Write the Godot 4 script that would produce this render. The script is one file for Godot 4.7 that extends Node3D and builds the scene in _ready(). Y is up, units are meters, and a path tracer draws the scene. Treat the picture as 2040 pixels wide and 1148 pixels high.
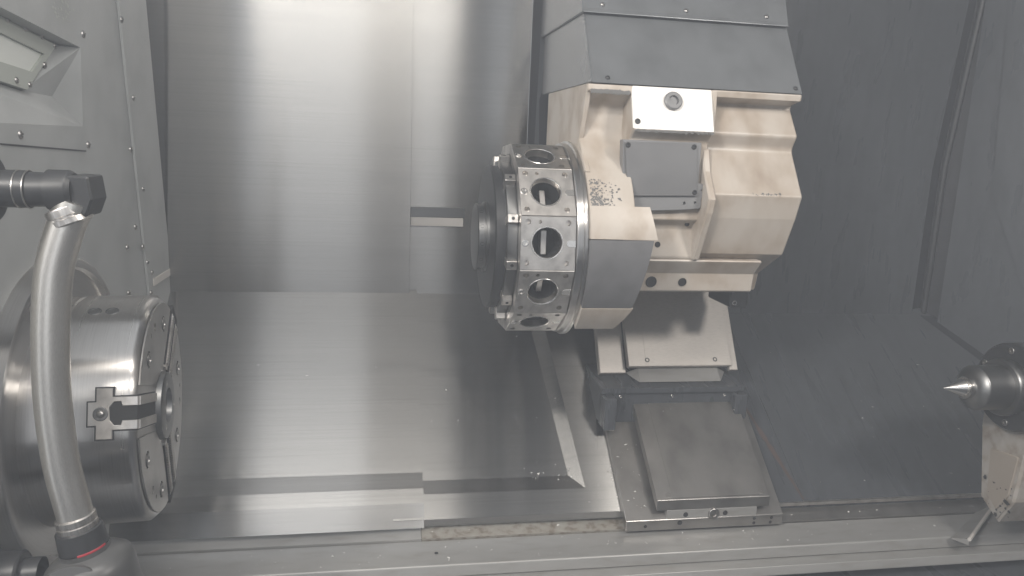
extends Node3D
# Inside of a slant-bed lathe: chuck on the left, tool turret in the middle, tailstock centre on the right.

class Shape:
	var p := PackedVector3Array()
	var u := PackedVector2Array()
	func tri(a: Vector3, b: Vector3, c: Vector3) -> void:
		var n := (b - a).cross(c - a)
		if n.length_squared() < 1e-18:
			return
		n = n.normalized()
		for v in [a, b, c]:
			p.append(v)
			if absf(n.x) > 0.75:
				u.append(Vector2(v.z, v.y))
			else:
				u.append(Vector2(v.x, v.z if absf(n.y) > absf(n.z) else v.y))
	func tri_uv(a: Vector3, b: Vector3, c: Vector3, ua: Vector2, ub: Vector2, uc: Vector2) -> void:
		if (b - a).cross(c - a).length_squared() < 1e-18:
			return
		p.append_array([a, b, c])
		u.append_array([ua, ub, uc])
	func quad(a: Vector3, b: Vector3, c: Vector3, d: Vector3) -> void:
		tri(a, b, c)
		tri(a, c, d)
	func mesh(crease := 40.0) -> ArrayMesh:
		var nf := p.size() / 3
		var fn := PackedVector3Array()
		var unit := PackedVector3Array()
		var near := {}
		for f in nf:
			var n := (p[f * 3 + 1] - p[f * 3]).cross(p[f * 3 + 2] - p[f * 3])
			fn.append(n)
			unit.append(n.normalized())
			for k in 3:
				var key := Vector3i((p[f * 3 + k] * 20000.0).round())
				if not near.has(key):
					near[key] = PackedInt32Array()
				near[key].append(f)
		var cosine := cos(deg_to_rad(crease))
		var vs := PackedVector3Array()
		var ns := PackedVector3Array()
		var us := PackedVector2Array()
		for f in nf:
			for k in [0, 2, 1]:
				var v := p[f * 3 + k]
				var n := Vector3.ZERO
				for g in near[Vector3i((v * 20000.0).round())]:
					if unit[f].dot(unit[g]) > cosine:
						n += fn[g]
				vs.append(v)
				ns.append(n.normalized() if n.length_squared() > 0.0 else unit[f])
				us.append(u[f * 3 + k])
		var a := []
		a.resize(Mesh.ARRAY_MAX)
		a[Mesh.ARRAY_VERTEX] = vs
		a[Mesh.ARRAY_NORMAL] = ns
		a[Mesh.ARRAY_TEX_UV] = us
		var m := ArrayMesh.new()
		m.add_surface_from_arrays(Mesh.PRIMITIVE_TRIANGLES, a)
		return m

# ---------------------------------------------------------------- shapes
func area2(poly: PackedVector2Array) -> float:
	var s := 0.0
	for i in poly.size():
		s += poly[i].cross(poly[(i + 1) % poly.size()])
	return s * 0.5

func ccw(poly) -> PackedVector2Array:
	var q := PackedVector2Array(poly)
	if area2(q) < 0.0:
		q.reverse()
	return q

func fillet(poly, r, n := 4) -> PackedVector2Array:     # rounds every corner of a polygon; r is one radius, or one per corner
	var q := PackedVector2Array(poly)
	var out := PackedVector2Array()
	for i in q.size():
		var rr: float = r[i] if r is Array else r
		var b := q[i]
		var ab := q[(i + q.size() - 1) % q.size()] - b
		var cb := q[(i + 1) % q.size()] - b
		var half := acos(clampf(ab.normalized().dot(cb.normalized()), -1, 1)) / 2.0
		if rr <= 0.0 or half > 1.54 or half < 0.03:
			out.append(b)
			continue
		var t := minf(rr / tan(half), 0.48 * minf(ab.length(), cb.length()))
		var p0 := b + ab.normalized() * t
		var p2 := b + cb.normalized() * t
		for k in n + 1:
			var s := float(k) / n
			out.append(p0.lerp(b, s).lerp(b.lerp(p2, s), s))
	return out

func rect(x0: float, y0: float, x1: float, y1: float, r := 0.0, n := 3) -> PackedVector2Array:
	var q := PackedVector2Array([Vector2(x0, y0), Vector2(x1, y0), Vector2(x1, y1), Vector2(x0, y1)])
	return fillet(q, r, n) if r > 0.0 else q

func inset(q: PackedVector2Array, d: float) -> PackedVector2Array:
	var out := PackedVector2Array()
	for i in q.size():
		var e0 := (q[i] - q[(i + q.size() - 1) % q.size()]).normalized()
		var e1 := (q[(i + 1) % q.size()] - q[i]).normalized()
		var n0 := Vector2(-e0.y, e0.x)
		var n1 := Vector2(-e1.y, e1.x)
		var m := (n0 + n1)
		m = m.normalized() if m.length() > 0.01 else n0
		out.append(q[i] + m * d / maxf(0.35, m.dot(n0)))
	return out

func extrude(s: Shape, poly, xf: Transform3D, depth: float, bev := 0.002) -> void:   # polygon in local XY pushed along local +Z
	var q := ccw(poly)
	var small := inset(q, bev) if bev > 0.0 else q
	var rings := [[small, 0.0], [q, bev], [q, depth - bev], [small, depth]] if bev > 0.0 else [[q, 0.0], [q, depth]]
	var n := q.size()
	for k in rings.size() - 1:
		for i in n:
			var j := (i + 1) % n
			s.quad(xf * v3(rings[k][0][i], rings[k][1]), xf * v3(rings[k][0][j], rings[k][1]), xf * v3(rings[k + 1][0][j], rings[k + 1][1]), xf * v3(rings[k + 1][0][i], rings[k + 1][1]))
	var t := Geometry2D.triangulate_polygon(small)
	if t.is_empty():
		t = Geometry2D.triangulate_polygon(q)
	if t.is_empty():
		print("open cap ", small.size(), " ", bev)
	for k in t.size() / 3:
		var a := small[t[k * 3]]
		var b := small[t[k * 3 + 1]]
		var c := small[t[k * 3 + 2]]
		if (b - a).cross(c - a) < 0.0:
			var w := b
			b = c
			c = w
		s.tri(xf * v3(a, depth), xf * v3(b, depth), xf * v3(c, depth))
		s.tri(xf * v3(a, 0.0), xf * v3(c, 0.0), xf * v3(b, 0.0))

func v3(a: Vector2, z: float) -> Vector3:
	return Vector3(a.x, a.y, z)

func prism_x(s: Shape, zy, x0: float, x1: float, bev := 0.003) -> void:              # (z, y) profile run along x
	extrude(s, zy, Transform3D(Basis(Vector3(0, 0, 1), Vector3(0, 1, 0), Vector3(-1, 0, 0)), Vector3(x1, 0, 0)), x1 - x0, bev)

func box(s: Shape, lo: Vector3, hi: Vector3, bev := 0.002) -> void:
	prism_x(s, fillet(rect(lo.z, lo.y, hi.z, hi.y), bev, 1), lo.x, hi.x, bev)

func inside(pt: Vector2, poly: PackedVector2Array) -> bool:
	return Geometry2D.is_point_in_polygon(pt, poly)

func plate(s: Shape, outline, holes: Array, xf: Transform3D, thick: float, step := 0.006, bev := 0.0008) -> void:
	# holes: [centre, radius, depth]; depth 0 goes right through. Front face at local z = thick.
	var o := ccw(outline)
	var fine := PackedVector2Array()
	var top := inset(o, bev)
	for i in top.size():
		var a := top[i]
		var b := top[(i + 1) % top.size()]
		var k := maxi(1, int(a.distance_to(b) / step))
		for j in k:
			fine.append(a.lerp(b, float(j) / k))
	var pts := fine.duplicate()
	var rings := []
	for h in holes:
		var n: int = clampi(int(h[1] / 0.0006), 14, 56)
		var ring := PackedVector2Array()
		for i in n:
			ring.append(h[0] + Vector2.from_angle(TAU * i / n) * h[1])
		rings.append(ring)
		pts.append_array(ring)
	var t := Geometry2D.triangulate_delaunay(pts)
	for k in t.size() / 3:
		var a := pts[t[k * 3]]
		var b := pts[t[k * 3 + 1]]
		var c := pts[t[k * 3 + 2]]
		var m := (a + b + c) / 3.0
		var out := not inside(m, fine)
		for h in holes:
			out = out or m.distance_to(h[0]) < h[1] * 0.97
		if out:
			continue
		if (b - a).cross(c - a) < 0.0:
			var w := b
			b = c
			c = w
		s.tri(xf * v3(a, thick), xf * v3(b, thick), xf * v3(c, thick))
	for i in o.size():
		var j := (i + 1) % o.size()
		s.quad(xf * v3(o[i], thick - bev), xf * v3(o[j], thick - bev), xf * v3(top[j], thick), xf * v3(top[i], thick))
		s.quad(xf * v3(o[i], 0), xf * v3(o[j], 0), xf * v3(o[j], thick - bev), xf * v3(o[i], thick - bev))
	for h in holes.size():
		var ring: PackedVector2Array = rings[h]
		var d: float = holes[h][2] if holes[h].size() > 2 and holes[h][2] > 0.0 else thick
		for i in ring.size():
			var j := (i + 1) % ring.size()
			s.quad(xf * v3(ring[j], thick - d), xf * v3(ring[i], thick - d), xf * v3(ring[i], thick), xf * v3(ring[j], thick))
			if holes[h].size() > 2 and holes[h][2] > 0.0:
				s.tri(xf * v3(ring[i], thick - d), xf * v3(ring[j], thick - d), xf * v3(holes[h][0], thick - d))

func lathe(s: Shape, prof, xf: Transform3D, segs := 48, a0 := 0.0, a1 := TAU) -> void:   # (along, radius) turned about local x
	var q := PackedVector2Array(prof)
	var along := 0.0
	for k in q.size() - 1:
		var step := q[k].distance_to(q[k + 1])
		for i in segs:
			var t0 := lerpf(a0, a1, float(i) / segs)
			var t1 := lerpf(a0, a1, float(i + 1) / segs)
			var a := xf * Vector3(q[k].x, q[k].y * sin(t0), q[k].y * cos(t0))
			var b := xf * Vector3(q[k].x, q[k].y * sin(t1), q[k].y * cos(t1))
			var c := xf * Vector3(q[k + 1].x, q[k + 1].y * sin(t1), q[k + 1].y * cos(t1))
			var d := xf * Vector3(q[k + 1].x, q[k + 1].y * sin(t0), q[k + 1].y * cos(t0))
			var r := 0.15
			s.tri_uv(a, c, b, Vector2(t0 * r, along), Vector2(t1 * r, along + step), Vector2(t1 * r, along))
			s.tri_uv(a, d, c, Vector2(t0 * r, along), Vector2(t0 * r, along + step), Vector2(t1 * r, along + step))
		along += step

func tube(s: Shape, path: PackedVector3Array, radii: PackedFloat32Array, segs := 32) -> void:
	var rings := []
	var along := 0.0
	for i in path.size():
		var d := (path[mini(i + 1, path.size() - 1)] - path[maxi(i - 1, 0)]).normalized()
		var side := d.cross(Vector3(0, 0, 1)).normalized() if absf(d.z) < 0.9 else d.cross(Vector3(0, 1, 0)).normalized()
		var up := side.cross(d)
		var ring := PackedVector3Array()
		for k in segs:
			ring.append(path[i] + (side * cos(TAU * k / segs) + up * sin(TAU * k / segs)) * radii[i])
		rings.append(ring)
	for i in path.size() - 1:
		var step := path[i].distance_to(path[i + 1])
		for k in segs:
			var j := (k + 1) % segs
			var u0 := 0.2 * k / segs
			var u1 := 0.2 * (k + 1) / segs
			s.tri_uv(rings[i][k], rings[i + 1][j], rings[i][j], Vector2(u0, along), Vector2(u1, along + step), Vector2(u1, along))
			s.tri_uv(rings[i][k], rings[i + 1][k], rings[i + 1][j], Vector2(u0, along), Vector2(u0, along + step), Vector2(u1, along + step))
		along += step
	for k in segs:
		var j := (k + 1) % segs
		s.tri(path[0], rings[0][k], rings[0][j])
		s.tri(path[-1], rings[-1][j], rings[-1][k])

func curve(pts: Array, each := 6) -> PackedVector3Array:
	var out := PackedVector3Array()
	for i in pts.size() - 1:
		for k in each:
			out.append(pts[i].cubic_interpolate(pts[i + 1], pts[maxi(i - 1, 0)], pts[mini(i + 2, pts.size() - 1)], float(k) / each))
	out.append(pts[-1])
	return out

func cyl_patch(s: Shape, c: Vector2, r0: float, r1: float, d0: float, d1: float, x0: float, xa: float, xb: float, n := 20) -> void:
	# part of a drum about x: c = (z, y); right edge goes from xa at angle d0 to xb at d1
	for i in n:
		var t := [float(i) / n, float(i + 1) / n]
		var q := []
		for k in 2:
			var a := deg_to_rad(lerpf(d0, d1, t[k]))
			var xr := lerpf(xa, xb, t[k])
			for r in [r0, r1]:
				for x in [x0, xr]:
					q.append(Vector3(x, c.y + sin(a) * r, c.x + cos(a) * r))
		# q: 0 in-left 1 in-right 2 out-left 3 out-right, +4 for the next angle
		if d1 < d0:
			s.quad(q[2], q[6], q[7], q[3])
			s.quad(q[1], q[3], q[7], q[5])
			s.quad(q[0], q[4], q[6], q[2])
			if i == 0: s.quad(q[0], q[2], q[3], q[1])
			if i == n - 1: s.quad(q[4], q[5], q[7], q[6])

func hexagon(r: float) -> PackedVector2Array:
	var q := PackedVector2Array()
	for i in 6:
		q.append(Vector2.from_angle(TAU * i / 6) * r)
	return q

# ---------------------------------------------------------------- things and parts
var taken := {}
var bases := {}

func numbered(called: String) -> String:
	taken[called] = taken.get(called, -1) + 1
	return called if taken[called] == 0 else "%s_%03d" % [called, taken[called]]

func meta(o: Node3D, label: String, category: String, group := "", kind := "") -> Node3D:
	o.set_meta("label", label)
	o.set_meta("category", category)
	if group: o.set_meta("group", group)
	if kind: o.set_meta("kind", kind)
	return o

func thing(called: String, label: String, category: String, at: Vector3, group := "", kind := "") -> Node3D:
	var o := Node3D.new()
	o.name = numbered(called)
	add_child(o)
	o.position = at
	bases[o] = at
	return meta(o, label, category, group, kind)

func part(parent: Node3D, called: String, s: Shape, m: Material, crease := 40.0) -> MeshInstance3D:
	var o := MeshInstance3D.new()
	o.name = called
	o.mesh = s.mesh(crease)
	o.material_override = m
	parent.add_child(o, true)
	if bases.has(parent):
		o.position = -bases[parent]
	return o

func solo(called: String, s: Shape, m: Material, label: String, category: String, kind := "", crease := 40.0) -> MeshInstance3D:
	var o := MeshInstance3D.new()
	o.name = numbered(called)
	o.mesh = s.mesh(crease)
	o.material_override = m
	add_child(o)
	meta(o, label, category, "", kind)
	return o

func put_mesh(parent: Node3D, called: String, mesh: Mesh, m: Material, at: Vector3, towards: Vector3, size: float, spin := 0.0) -> MeshInstance3D:
	# a shared mesh whose own axis is +x
	var x := towards.normalized()
	var up := Vector3.UP if absf(x.y) < 0.9 else Vector3.RIGHT
	var z := x.cross(up).normalized()
	var o := MeshInstance3D.new()
	o.name = called
	o.mesh = mesh
	o.material_override = m
	var b := Basis(x, z.cross(x), z)
	b = Basis(x, spin) * b
	o.transform = Transform3D(b.scaled_local(Vector3.ONE * size), at - (bases[parent] if bases.has(parent) else Vector3.ZERO))
	parent.add_child(o, true)
	return o

# ---------------------------------------------------------------- materials
func noise_tex(size: int, freq: float, sd: int, ramp: Array, oct := 4, kind := FastNoiseLite.TYPE_SIMPLEX_SMOOTH) -> NoiseTexture2D:
	var n := FastNoiseLite.new()
	n.noise_type = kind
	n.frequency = freq
	n.seed = sd
	n.fractal_octaves = oct
	var t := NoiseTexture2D.new()
	t.width = size
	t.height = size
	t.seamless = true
	t.seamless_blend_skirt = 0.2
	t.noise = n
	var g := Gradient.new()
	var offs := PackedFloat32Array()
	var cols := PackedColorArray()
	for r in ramp:
		offs.append(r[0])
		cols.append(r[1])
	g.offsets = offs
	g.colors = cols
	t.color_ramp = g
	return t

func lin(r: float, g: float, b: float) -> Color:
	return Color(r, g, b).linear_to_srgb()

func grey(v: float) -> Color:
	return Color(v, v, v)

func mat(called: String, c: Color, rough: float, metal := 0.0) -> StandardMaterial3D:
	var m := StandardMaterial3D.new()
	m.resource_name = called
	m.albedo_color = c
	m.roughness = rough
	m.metallic = metal
	return m

func brushed(called: String, c: Color, rough: float, aniso: float, streak: Texture2D, scale: Vector3) -> StandardMaterial3D:
	var m := mat(called, c, rough, 1.0)
	m.albedo_texture = streak
	m.roughness_texture = streak_rough
	m.uv1_scale = scale
	m.anisotropy_enabled = true
	m.anisotropy = aniso
	return m

var streak_tex: Texture2D
var streak_rough: Texture2D
var M := {}

func make_materials() -> void:
	streak_tex = noise_tex(1024, 0.05, 5, [[0.0, grey(0.90)], [0.35, grey(0.965)], [0.65, grey(0.985)], [1.0, grey(1.0)]], 5)
	streak_rough = noise_tex(512, 0.01, 9, [[0.0, grey(0.9)], [1.0, grey(1.0)]], 5)
	M.panel = brushed("brushed stainless", lin(0.38, 0.375, 0.365), 0.27, -1.0, streak_tex, Vector3(0.03, 5, 1))
	M.turned = brushed("turned steel", lin(0.58, 0.565, 0.55), 0.30, -0.9, streak_tex, Vector3(0.2, 9, 1))
	M.ground = mat("ground steel", lin(0.70, 0.67, 0.64), 0.36, 1.0)
	M.ground.albedo_texture = noise_tex(256, 0.02, 21, [[0.0, grey(0.8)], [0.5, grey(0.93)], [1.0, grey(1.0)]], 4)
	M.ground.uv1_scale = Vector3(5, 5, 5)
	M.steel_dark = mat("dark steel", lin(0.22, 0.22, 0.22), 0.38, 1.0)
	M.black = mat("black oxide", lin(0.022, 0.023, 0.025), 0.42, 0.0)
	M.screw = mat("screw steel", lin(0.35, 0.34, 0.33), 0.35, 1.0)
	M.bright = mat("bright steel", lin(0.75, 0.73, 0.70), 0.22, 1.0)
	M.hole = mat("dark bore", lin(0.014, 0.014, 0.015), 0.8)  # near black, puts the shade inside holes and slots into the colour
	var gp := noise_tex(512, 0.01, 33, [[0.0, grey(0.88)], [0.5, grey(0.96)], [1.0, grey(1.0)]], 5)
	M.paint = mat("dark grey paint", lin(0.064, 0.069, 0.077), 0.38)
	M.paint.albedo_texture = gp
	M.paint.albedo_texture = noise_tex(512, 0.02, 34, [[0.0, grey(0.88)], [0.45, grey(0.96)], [0.7, grey(0.98)], [1.0, grey(1.0)]], 5)
	M.paint.roughness_texture = noise_tex(512, 0.012, 35, [[0.0, grey(0.6)], [1.0, grey(1.0)]], 5)
	M.paint.uv1_scale = Vector3(3.0, 0.5, 1)
	M.paint_wall = mat("grey wall paint", lin(0.34, 0.35, 0.35), 0.4)
	M.paint_wall.albedo_texture = gp
	M.paint_wall.uv1_scale = Vector3(1.1, 1.1, 1.1)
	M.cover = mat("blue grey sheet cover", lin(0.19, 0.20, 0.21), 0.24, 0.35)
	M.cover.albedo_texture = gp
	M.cover.uv1_scale = Vector3(2, 2, 2)
	M.rail = mat("dull steel rail", lin(0.36, 0.355, 0.345), 0.4, 0.35)
	M.rail.albedo_texture = noise_tex(512, 0.012, 44, [[0.0, Color(0.92, 0.91, 0.90)], [0.4, grey(0.97)], [1.0, grey(1.0)]], 5)
	M.rail.uv1_scale = Vector3(1.5, 6, 1)
	M.dirty = mat("stained strip", lin(0.33, 0.315, 0.29), 0.45, 0.3)
	M.dirty.albedo_texture = noise_tex(512, 0.03, 45, [[0.0, Color(0.66, 0.61, 0.56)], [0.3, Color(0.82, 0.79, 0.75)], [0.5, Color(0.93, 0.92, 0.90)], [1.0, grey(1.0)]], 5)
	M.dirty.uv1_scale = Vector3(2.2, 3.5, 1)
	M.cream = mat("cream casting paint", lin(0.475, 0.435, 0.39), 0.38)
	M.cream.albedo_texture = noise_tex(512, 0.008, 51, [[0.0, Color(0.77, 0.72, 0.68)], [0.3, Color(0.89, 0.86, 0.83)], [0.55, Color(0.965, 0.955, 0.945)], [1.0, grey(1.0)]], 5)
	M.cream.uv1_triplanar = true
	M.cream.uv1_scale = Vector3(2.4, 2.0, 2.4)
	M.cream_white = mat("lighter cream", lin(0.80, 0.78, 0.75), 0.32)  # paler, untextured cream used on the top block alone
	M.slide = mat("warm grey ground steel", lin(0.42, 0.39, 0.36), 0.42, 0.25)
	M.slide.albedo_texture = streak_tex
	M.slide.uv1_scale = Vector3(1.0, 6, 1)
	M.block = mat("oiled steel", lin(0.38, 0.365, 0.35), 0.3, 0.85)
	M.block.albedo_texture = noise_tex(512, 0.006, 61, [[0.0, grey(0.82)], [0.5, grey(0.93)], [1.0, grey(1.0)]], 5)
	M.block.uv1_scale = Vector3(2.5, 2.5, 1)
	M.tube = mat("satin chrome tube", lin(0.82, 0.79, 0.74), 0.36, 1.0)
	M.tube.albedo_texture = streak_tex
	M.tube.uv1_scale = Vector3(8, 2, 1)
	M.housing = mat("grey plastic", lin(0.07, 0.07, 0.07), 0.38)
	M.red = mat("red ring", lin(0.30, 0.02, 0.03), 0.35)
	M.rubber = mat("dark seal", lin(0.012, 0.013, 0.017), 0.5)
	M.white_bar = mat("pale grey", lin(0.55, 0.52, 0.49), 0.4)
	M.lamp_plate = mat("pale green grey paint", lin(0.36, 0.38, 0.35), 0.45)
	M.lamp_glass = mat("frosted lamp glass", lin(0.62, 0.64, 0.61), 0.3)
	M.flange = mat("unpainted grey casting", lin(0.22, 0.22, 0.225), 0.45, 0.3)
	M.plate = mat("grey cover plate", lin(0.20, 0.20, 0.205), 0.42, 0.35)
	M.plate.albedo_texture = gp
	M.shroud = mat("grey shroud paint", lin(0.125, 0.125, 0.13), 0.5)
	M.shroud.albedo_texture = gp
	M.shroud.uv1_scale = Vector3(3, 3, 3)
	M.lamp = mat("lit lamp tube", Color(1, 1, 1), 0.5)
	M.lamp.emission_enabled = true
	M.lamp.emission = Color(1.0, 0.97, 0.93)
	M.lamp.emission_energy_multiplier = 1.5
	M.rust = mat("dried coolant stain", lin(0.075, 0.052, 0.045), 0.6)

var socket_mesh: Mesh
var dome_mesh: Mesh
var ring_mesh: Mesh

func make_shared() -> void:
	var s := Shape.new()      # socket head screw: radius 1, stands 0.35 proud
	lathe(s, [Vector2(0, 1), Vector2(0.27, 1), Vector2(0.35, 0.9), Vector2(0.35, 0.56), Vector2(0.06, 0.5), Vector2(0.06, 0)], Transform3D(), 18)
	socket_mesh = s.mesh(35)
	s = Shape.new()
	lathe(s, [Vector2(0, 1), Vector2(0.22, 0.97), Vector2(0.48, 0.72), Vector2(0.6, 0.36), Vector2(0.62, 0.33), Vector2(0.45, 0.3), Vector2(0.45, 0)], Transform3D(), 16)
	dome_mesh = s.mesh(50)
	s = Shape.new()           # rim of a hole
	lathe(s, [Vector2(0, 1.18), Vector2(0.12, 1.12), Vector2(0.14, 1.0), Vector2(0.02, 0.96), Vector2(0.02, 0)], Transform3D(), 20)
	ring_mesh = s.mesh(35)

const UP_BED := Vector3(0, 0.78801, 0.61566)
const DOWN_BED := Vector3(0, -0.61566, 0.78801)
const JOINT := Vector3(0, 1.2924, -2.0)

func bed(x: float, along: float, h := 0.0) -> Vector3:
	return Vector3(x, 0, 0) + JOINT + DOWN_BED * along + UP_BED * h

func bed_frame(x := 0.0, along := 0.0, h := 0.0) -> Transform3D:
	return Transform3D(Basis(Vector3.RIGHT, UP_BED, DOWN_BED), bed(x, along, h))

func _ready() -> void:
	# ------------------------------------------------------------ camera, air, lamps
	var cam := Camera3D.new()
	cam.name = "camera"
	add_child(cam)
	cam.transform = Transform3D(Basis(Vector3(0.985, 0.0405, 0.1675), Vector3(-0.0076, 0.9812, -0.1928), Vector3(-0.1722, 0.1887, 0.9668)).orthonormalized(), Vector3(0, 1.7, 0))
	cam.fov = 41.87
	cam.near = 0.02
	cam.far = 50.0
	cam.current = true
	var env := Environment.new()
	env.background_mode = Environment.BG_COLOR
	env.background_energy_multiplier = 1.35
	env.background_color = Color(0.93, 0.94, 0.95)
	env.tonemap_mode = Environment.TONE_MAPPER_LINEAR
	env.tonemap_exposure = 1.0
	env.fog_enabled = true
	env.fog_density = 0.085
	env.fog_light_color = Color(0.92, 0.95, 1.0)
	env.sdfgi_enabled = true
	env.ssao_enabled = true
	env.ssil_enabled = true
	var we := WorldEnvironment.new()
	we.name = "surroundings"
	we.environment = env
	add_child(we)
	work_lamp(Vector3(-1.75, 3.0, 0.85), Vector3(0.5, 1.5, -1.6), 9.0, Vector2(0.46, 0.34), "shop ceiling lamp outside the open door, shining in from the left")
	work_lamp(Vector3(1.28, 2.42, -0.1), Vector3(0.55, 1.5, -1.6), 1.9, Vector2(0.3, 0.2), "square machine lamp above the door opening in front of the turret")
	work_lamp(Vector3(-0.1, 2.5, -0.5), Vector3(-0.05, 1.3, -1.5), 1.15, Vector2(0.9, 0.1), "long machine lamp under the ceiling above the chuck")

	make_materials()
	make_shared()
	enclosure()
	headstock_side()
	way_covers()
	right_side()
	gutter()
	# ------------------------------------------------------------ machine
	spindle_and_chuck()
	turret_housing()
	turret_disc()
	turret_cover()
	cross_slide()
	tailstock()
	probe_arm()
	swarf()

func work_lamp(at: Vector3, target: Vector3, energy: float, size: Vector2, label: String) -> void:
	var t := thing("work_lamp", label, "lamp", at)
	var l := AreaLight3D.new()
	l.name = "lamp_light"
	l.area_size = size
	l.light_energy = energy
	l.light_color = Color(1.0, 0.975, 0.94)
	l.area_range = 8.0
	l.area_attenuation = 2.0
	l.shadow_enabled = true
	t.add_child(l)
	l.look_at_from_position(at, target)
	var dir := (target - at).normalized()
	var s := Shape.new()
	var x := dir.cross(Vector3.UP).normalized()
	var y := x.cross(dir)
	var w := l.area_size / 2.0
	extrude(s, rect(-w.x - 0.02, -w.y - 0.02, w.x + 0.02, w.y + 0.02, 0.02), Transform3D(Basis(x, y, -dir), at - dir * 0.012), 0.07, 0.004)
	var m := mat("lamp body", lin(0.3, 0.3, 0.3), 0.5)
	part(t, "lamp_body", s, m)
	s = Shape.new()
	extrude(s, rect(-w.x, -w.y, w.x, w.y, 0.01), Transform3D(Basis(x, y, -dir), at - dir * 0.008), 0.003, 0.0)
	var g := mat("lit diffuser", Color(1, 1, 1), 0.5)
	g.emission_enabled = true
	g.emission = Color(1.0, 0.975, 0.94)
	g.emission_energy_multiplier = 1.0
	part(t, "diffuser", s, g)

func enclosure() -> void:
	var dark := mat("enclosure paint", lin(0.16, 0.16, 0.165), 0.5)
	var s := Shape.new()
	box(s, Vector3(-1.3, 2.75, -2.3), Vector3(-0.62, 2.8, 0.1))
	box(s, Vector3(-0.62, 2.75, -2.3), Vector3(-0.06, 2.8, -1.75))
	box(s, Vector3(-0.06, 2.75, -2.3), Vector3(2.6, 2.8, 0.1))
	solo("machine_ceiling", s, mat("ceiling paint", lin(0.4, 0.4, 0.4), 0.5), "grey sheet ceiling closing the machine above", "ceiling", "structure")
	s = Shape.new()
	box(s, Vector3(-2.0, 0.3, 0.55), Vector3(-0.85, 2.25, 0.6))
	solo("front_wall", s, dark, "grey front wall left of the open door", "wall", "structure")
	s = Shape.new()
	box(s, Vector3(0.37, 0.3, 0.55), Vector3(2.6, 1.35, 0.6))
	box(s, Vector3(0.37, 1.35, 0.55), Vector3(0.62, 2.75, 0.6))
	box(s, Vector3(1.05, 1.35, 0.55), Vector3(2.6, 2.75, 0.6))  # opening left beside this added to brighten the turret stations by reflection
	solo("front_wall", s, dark, "grey front wall right of the open door", "wall", "structure")
	s = Shape.new()
	box(s, Vector3(-0.1, 0.3, 0.5), Vector3(0.2, 2.75, 0.55))  # stands in for a person, added for the dark band reflected in the sheets
	solo("dark_band_post", s, dark, "grey post added in the door opening to mirror a dark band into the steel sheets", "post", "structure")
	s = Shape.new()
	box(s, Vector3(-0.9, 0.3, 0.5), Vector3(0.5, 0.95, 0.55))
	solo("front_sill", s, dark, "grey apron wall below the open door", "wall", "structure")
	s = Shape.new()
	box(s, Vector3(-0.74, 0.7, -2.1), Vector3(-0.70, 2.75, -0.9))  # added to stop light leaking through the gap behind the headstock sheet
	solo("light_block_panel", s, dark, "dark panel added behind the headstock sheet wall to keep light out of the gap", "wall", "structure")
	s = Shape.new()
	box(s, Vector3(2.55, 0.3, -2.3), Vector3(2.6, 2.75, 0.6))
	solo("end_wall", s, dark, "grey end wall behind the tailstock", "wall", "structure")

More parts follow.
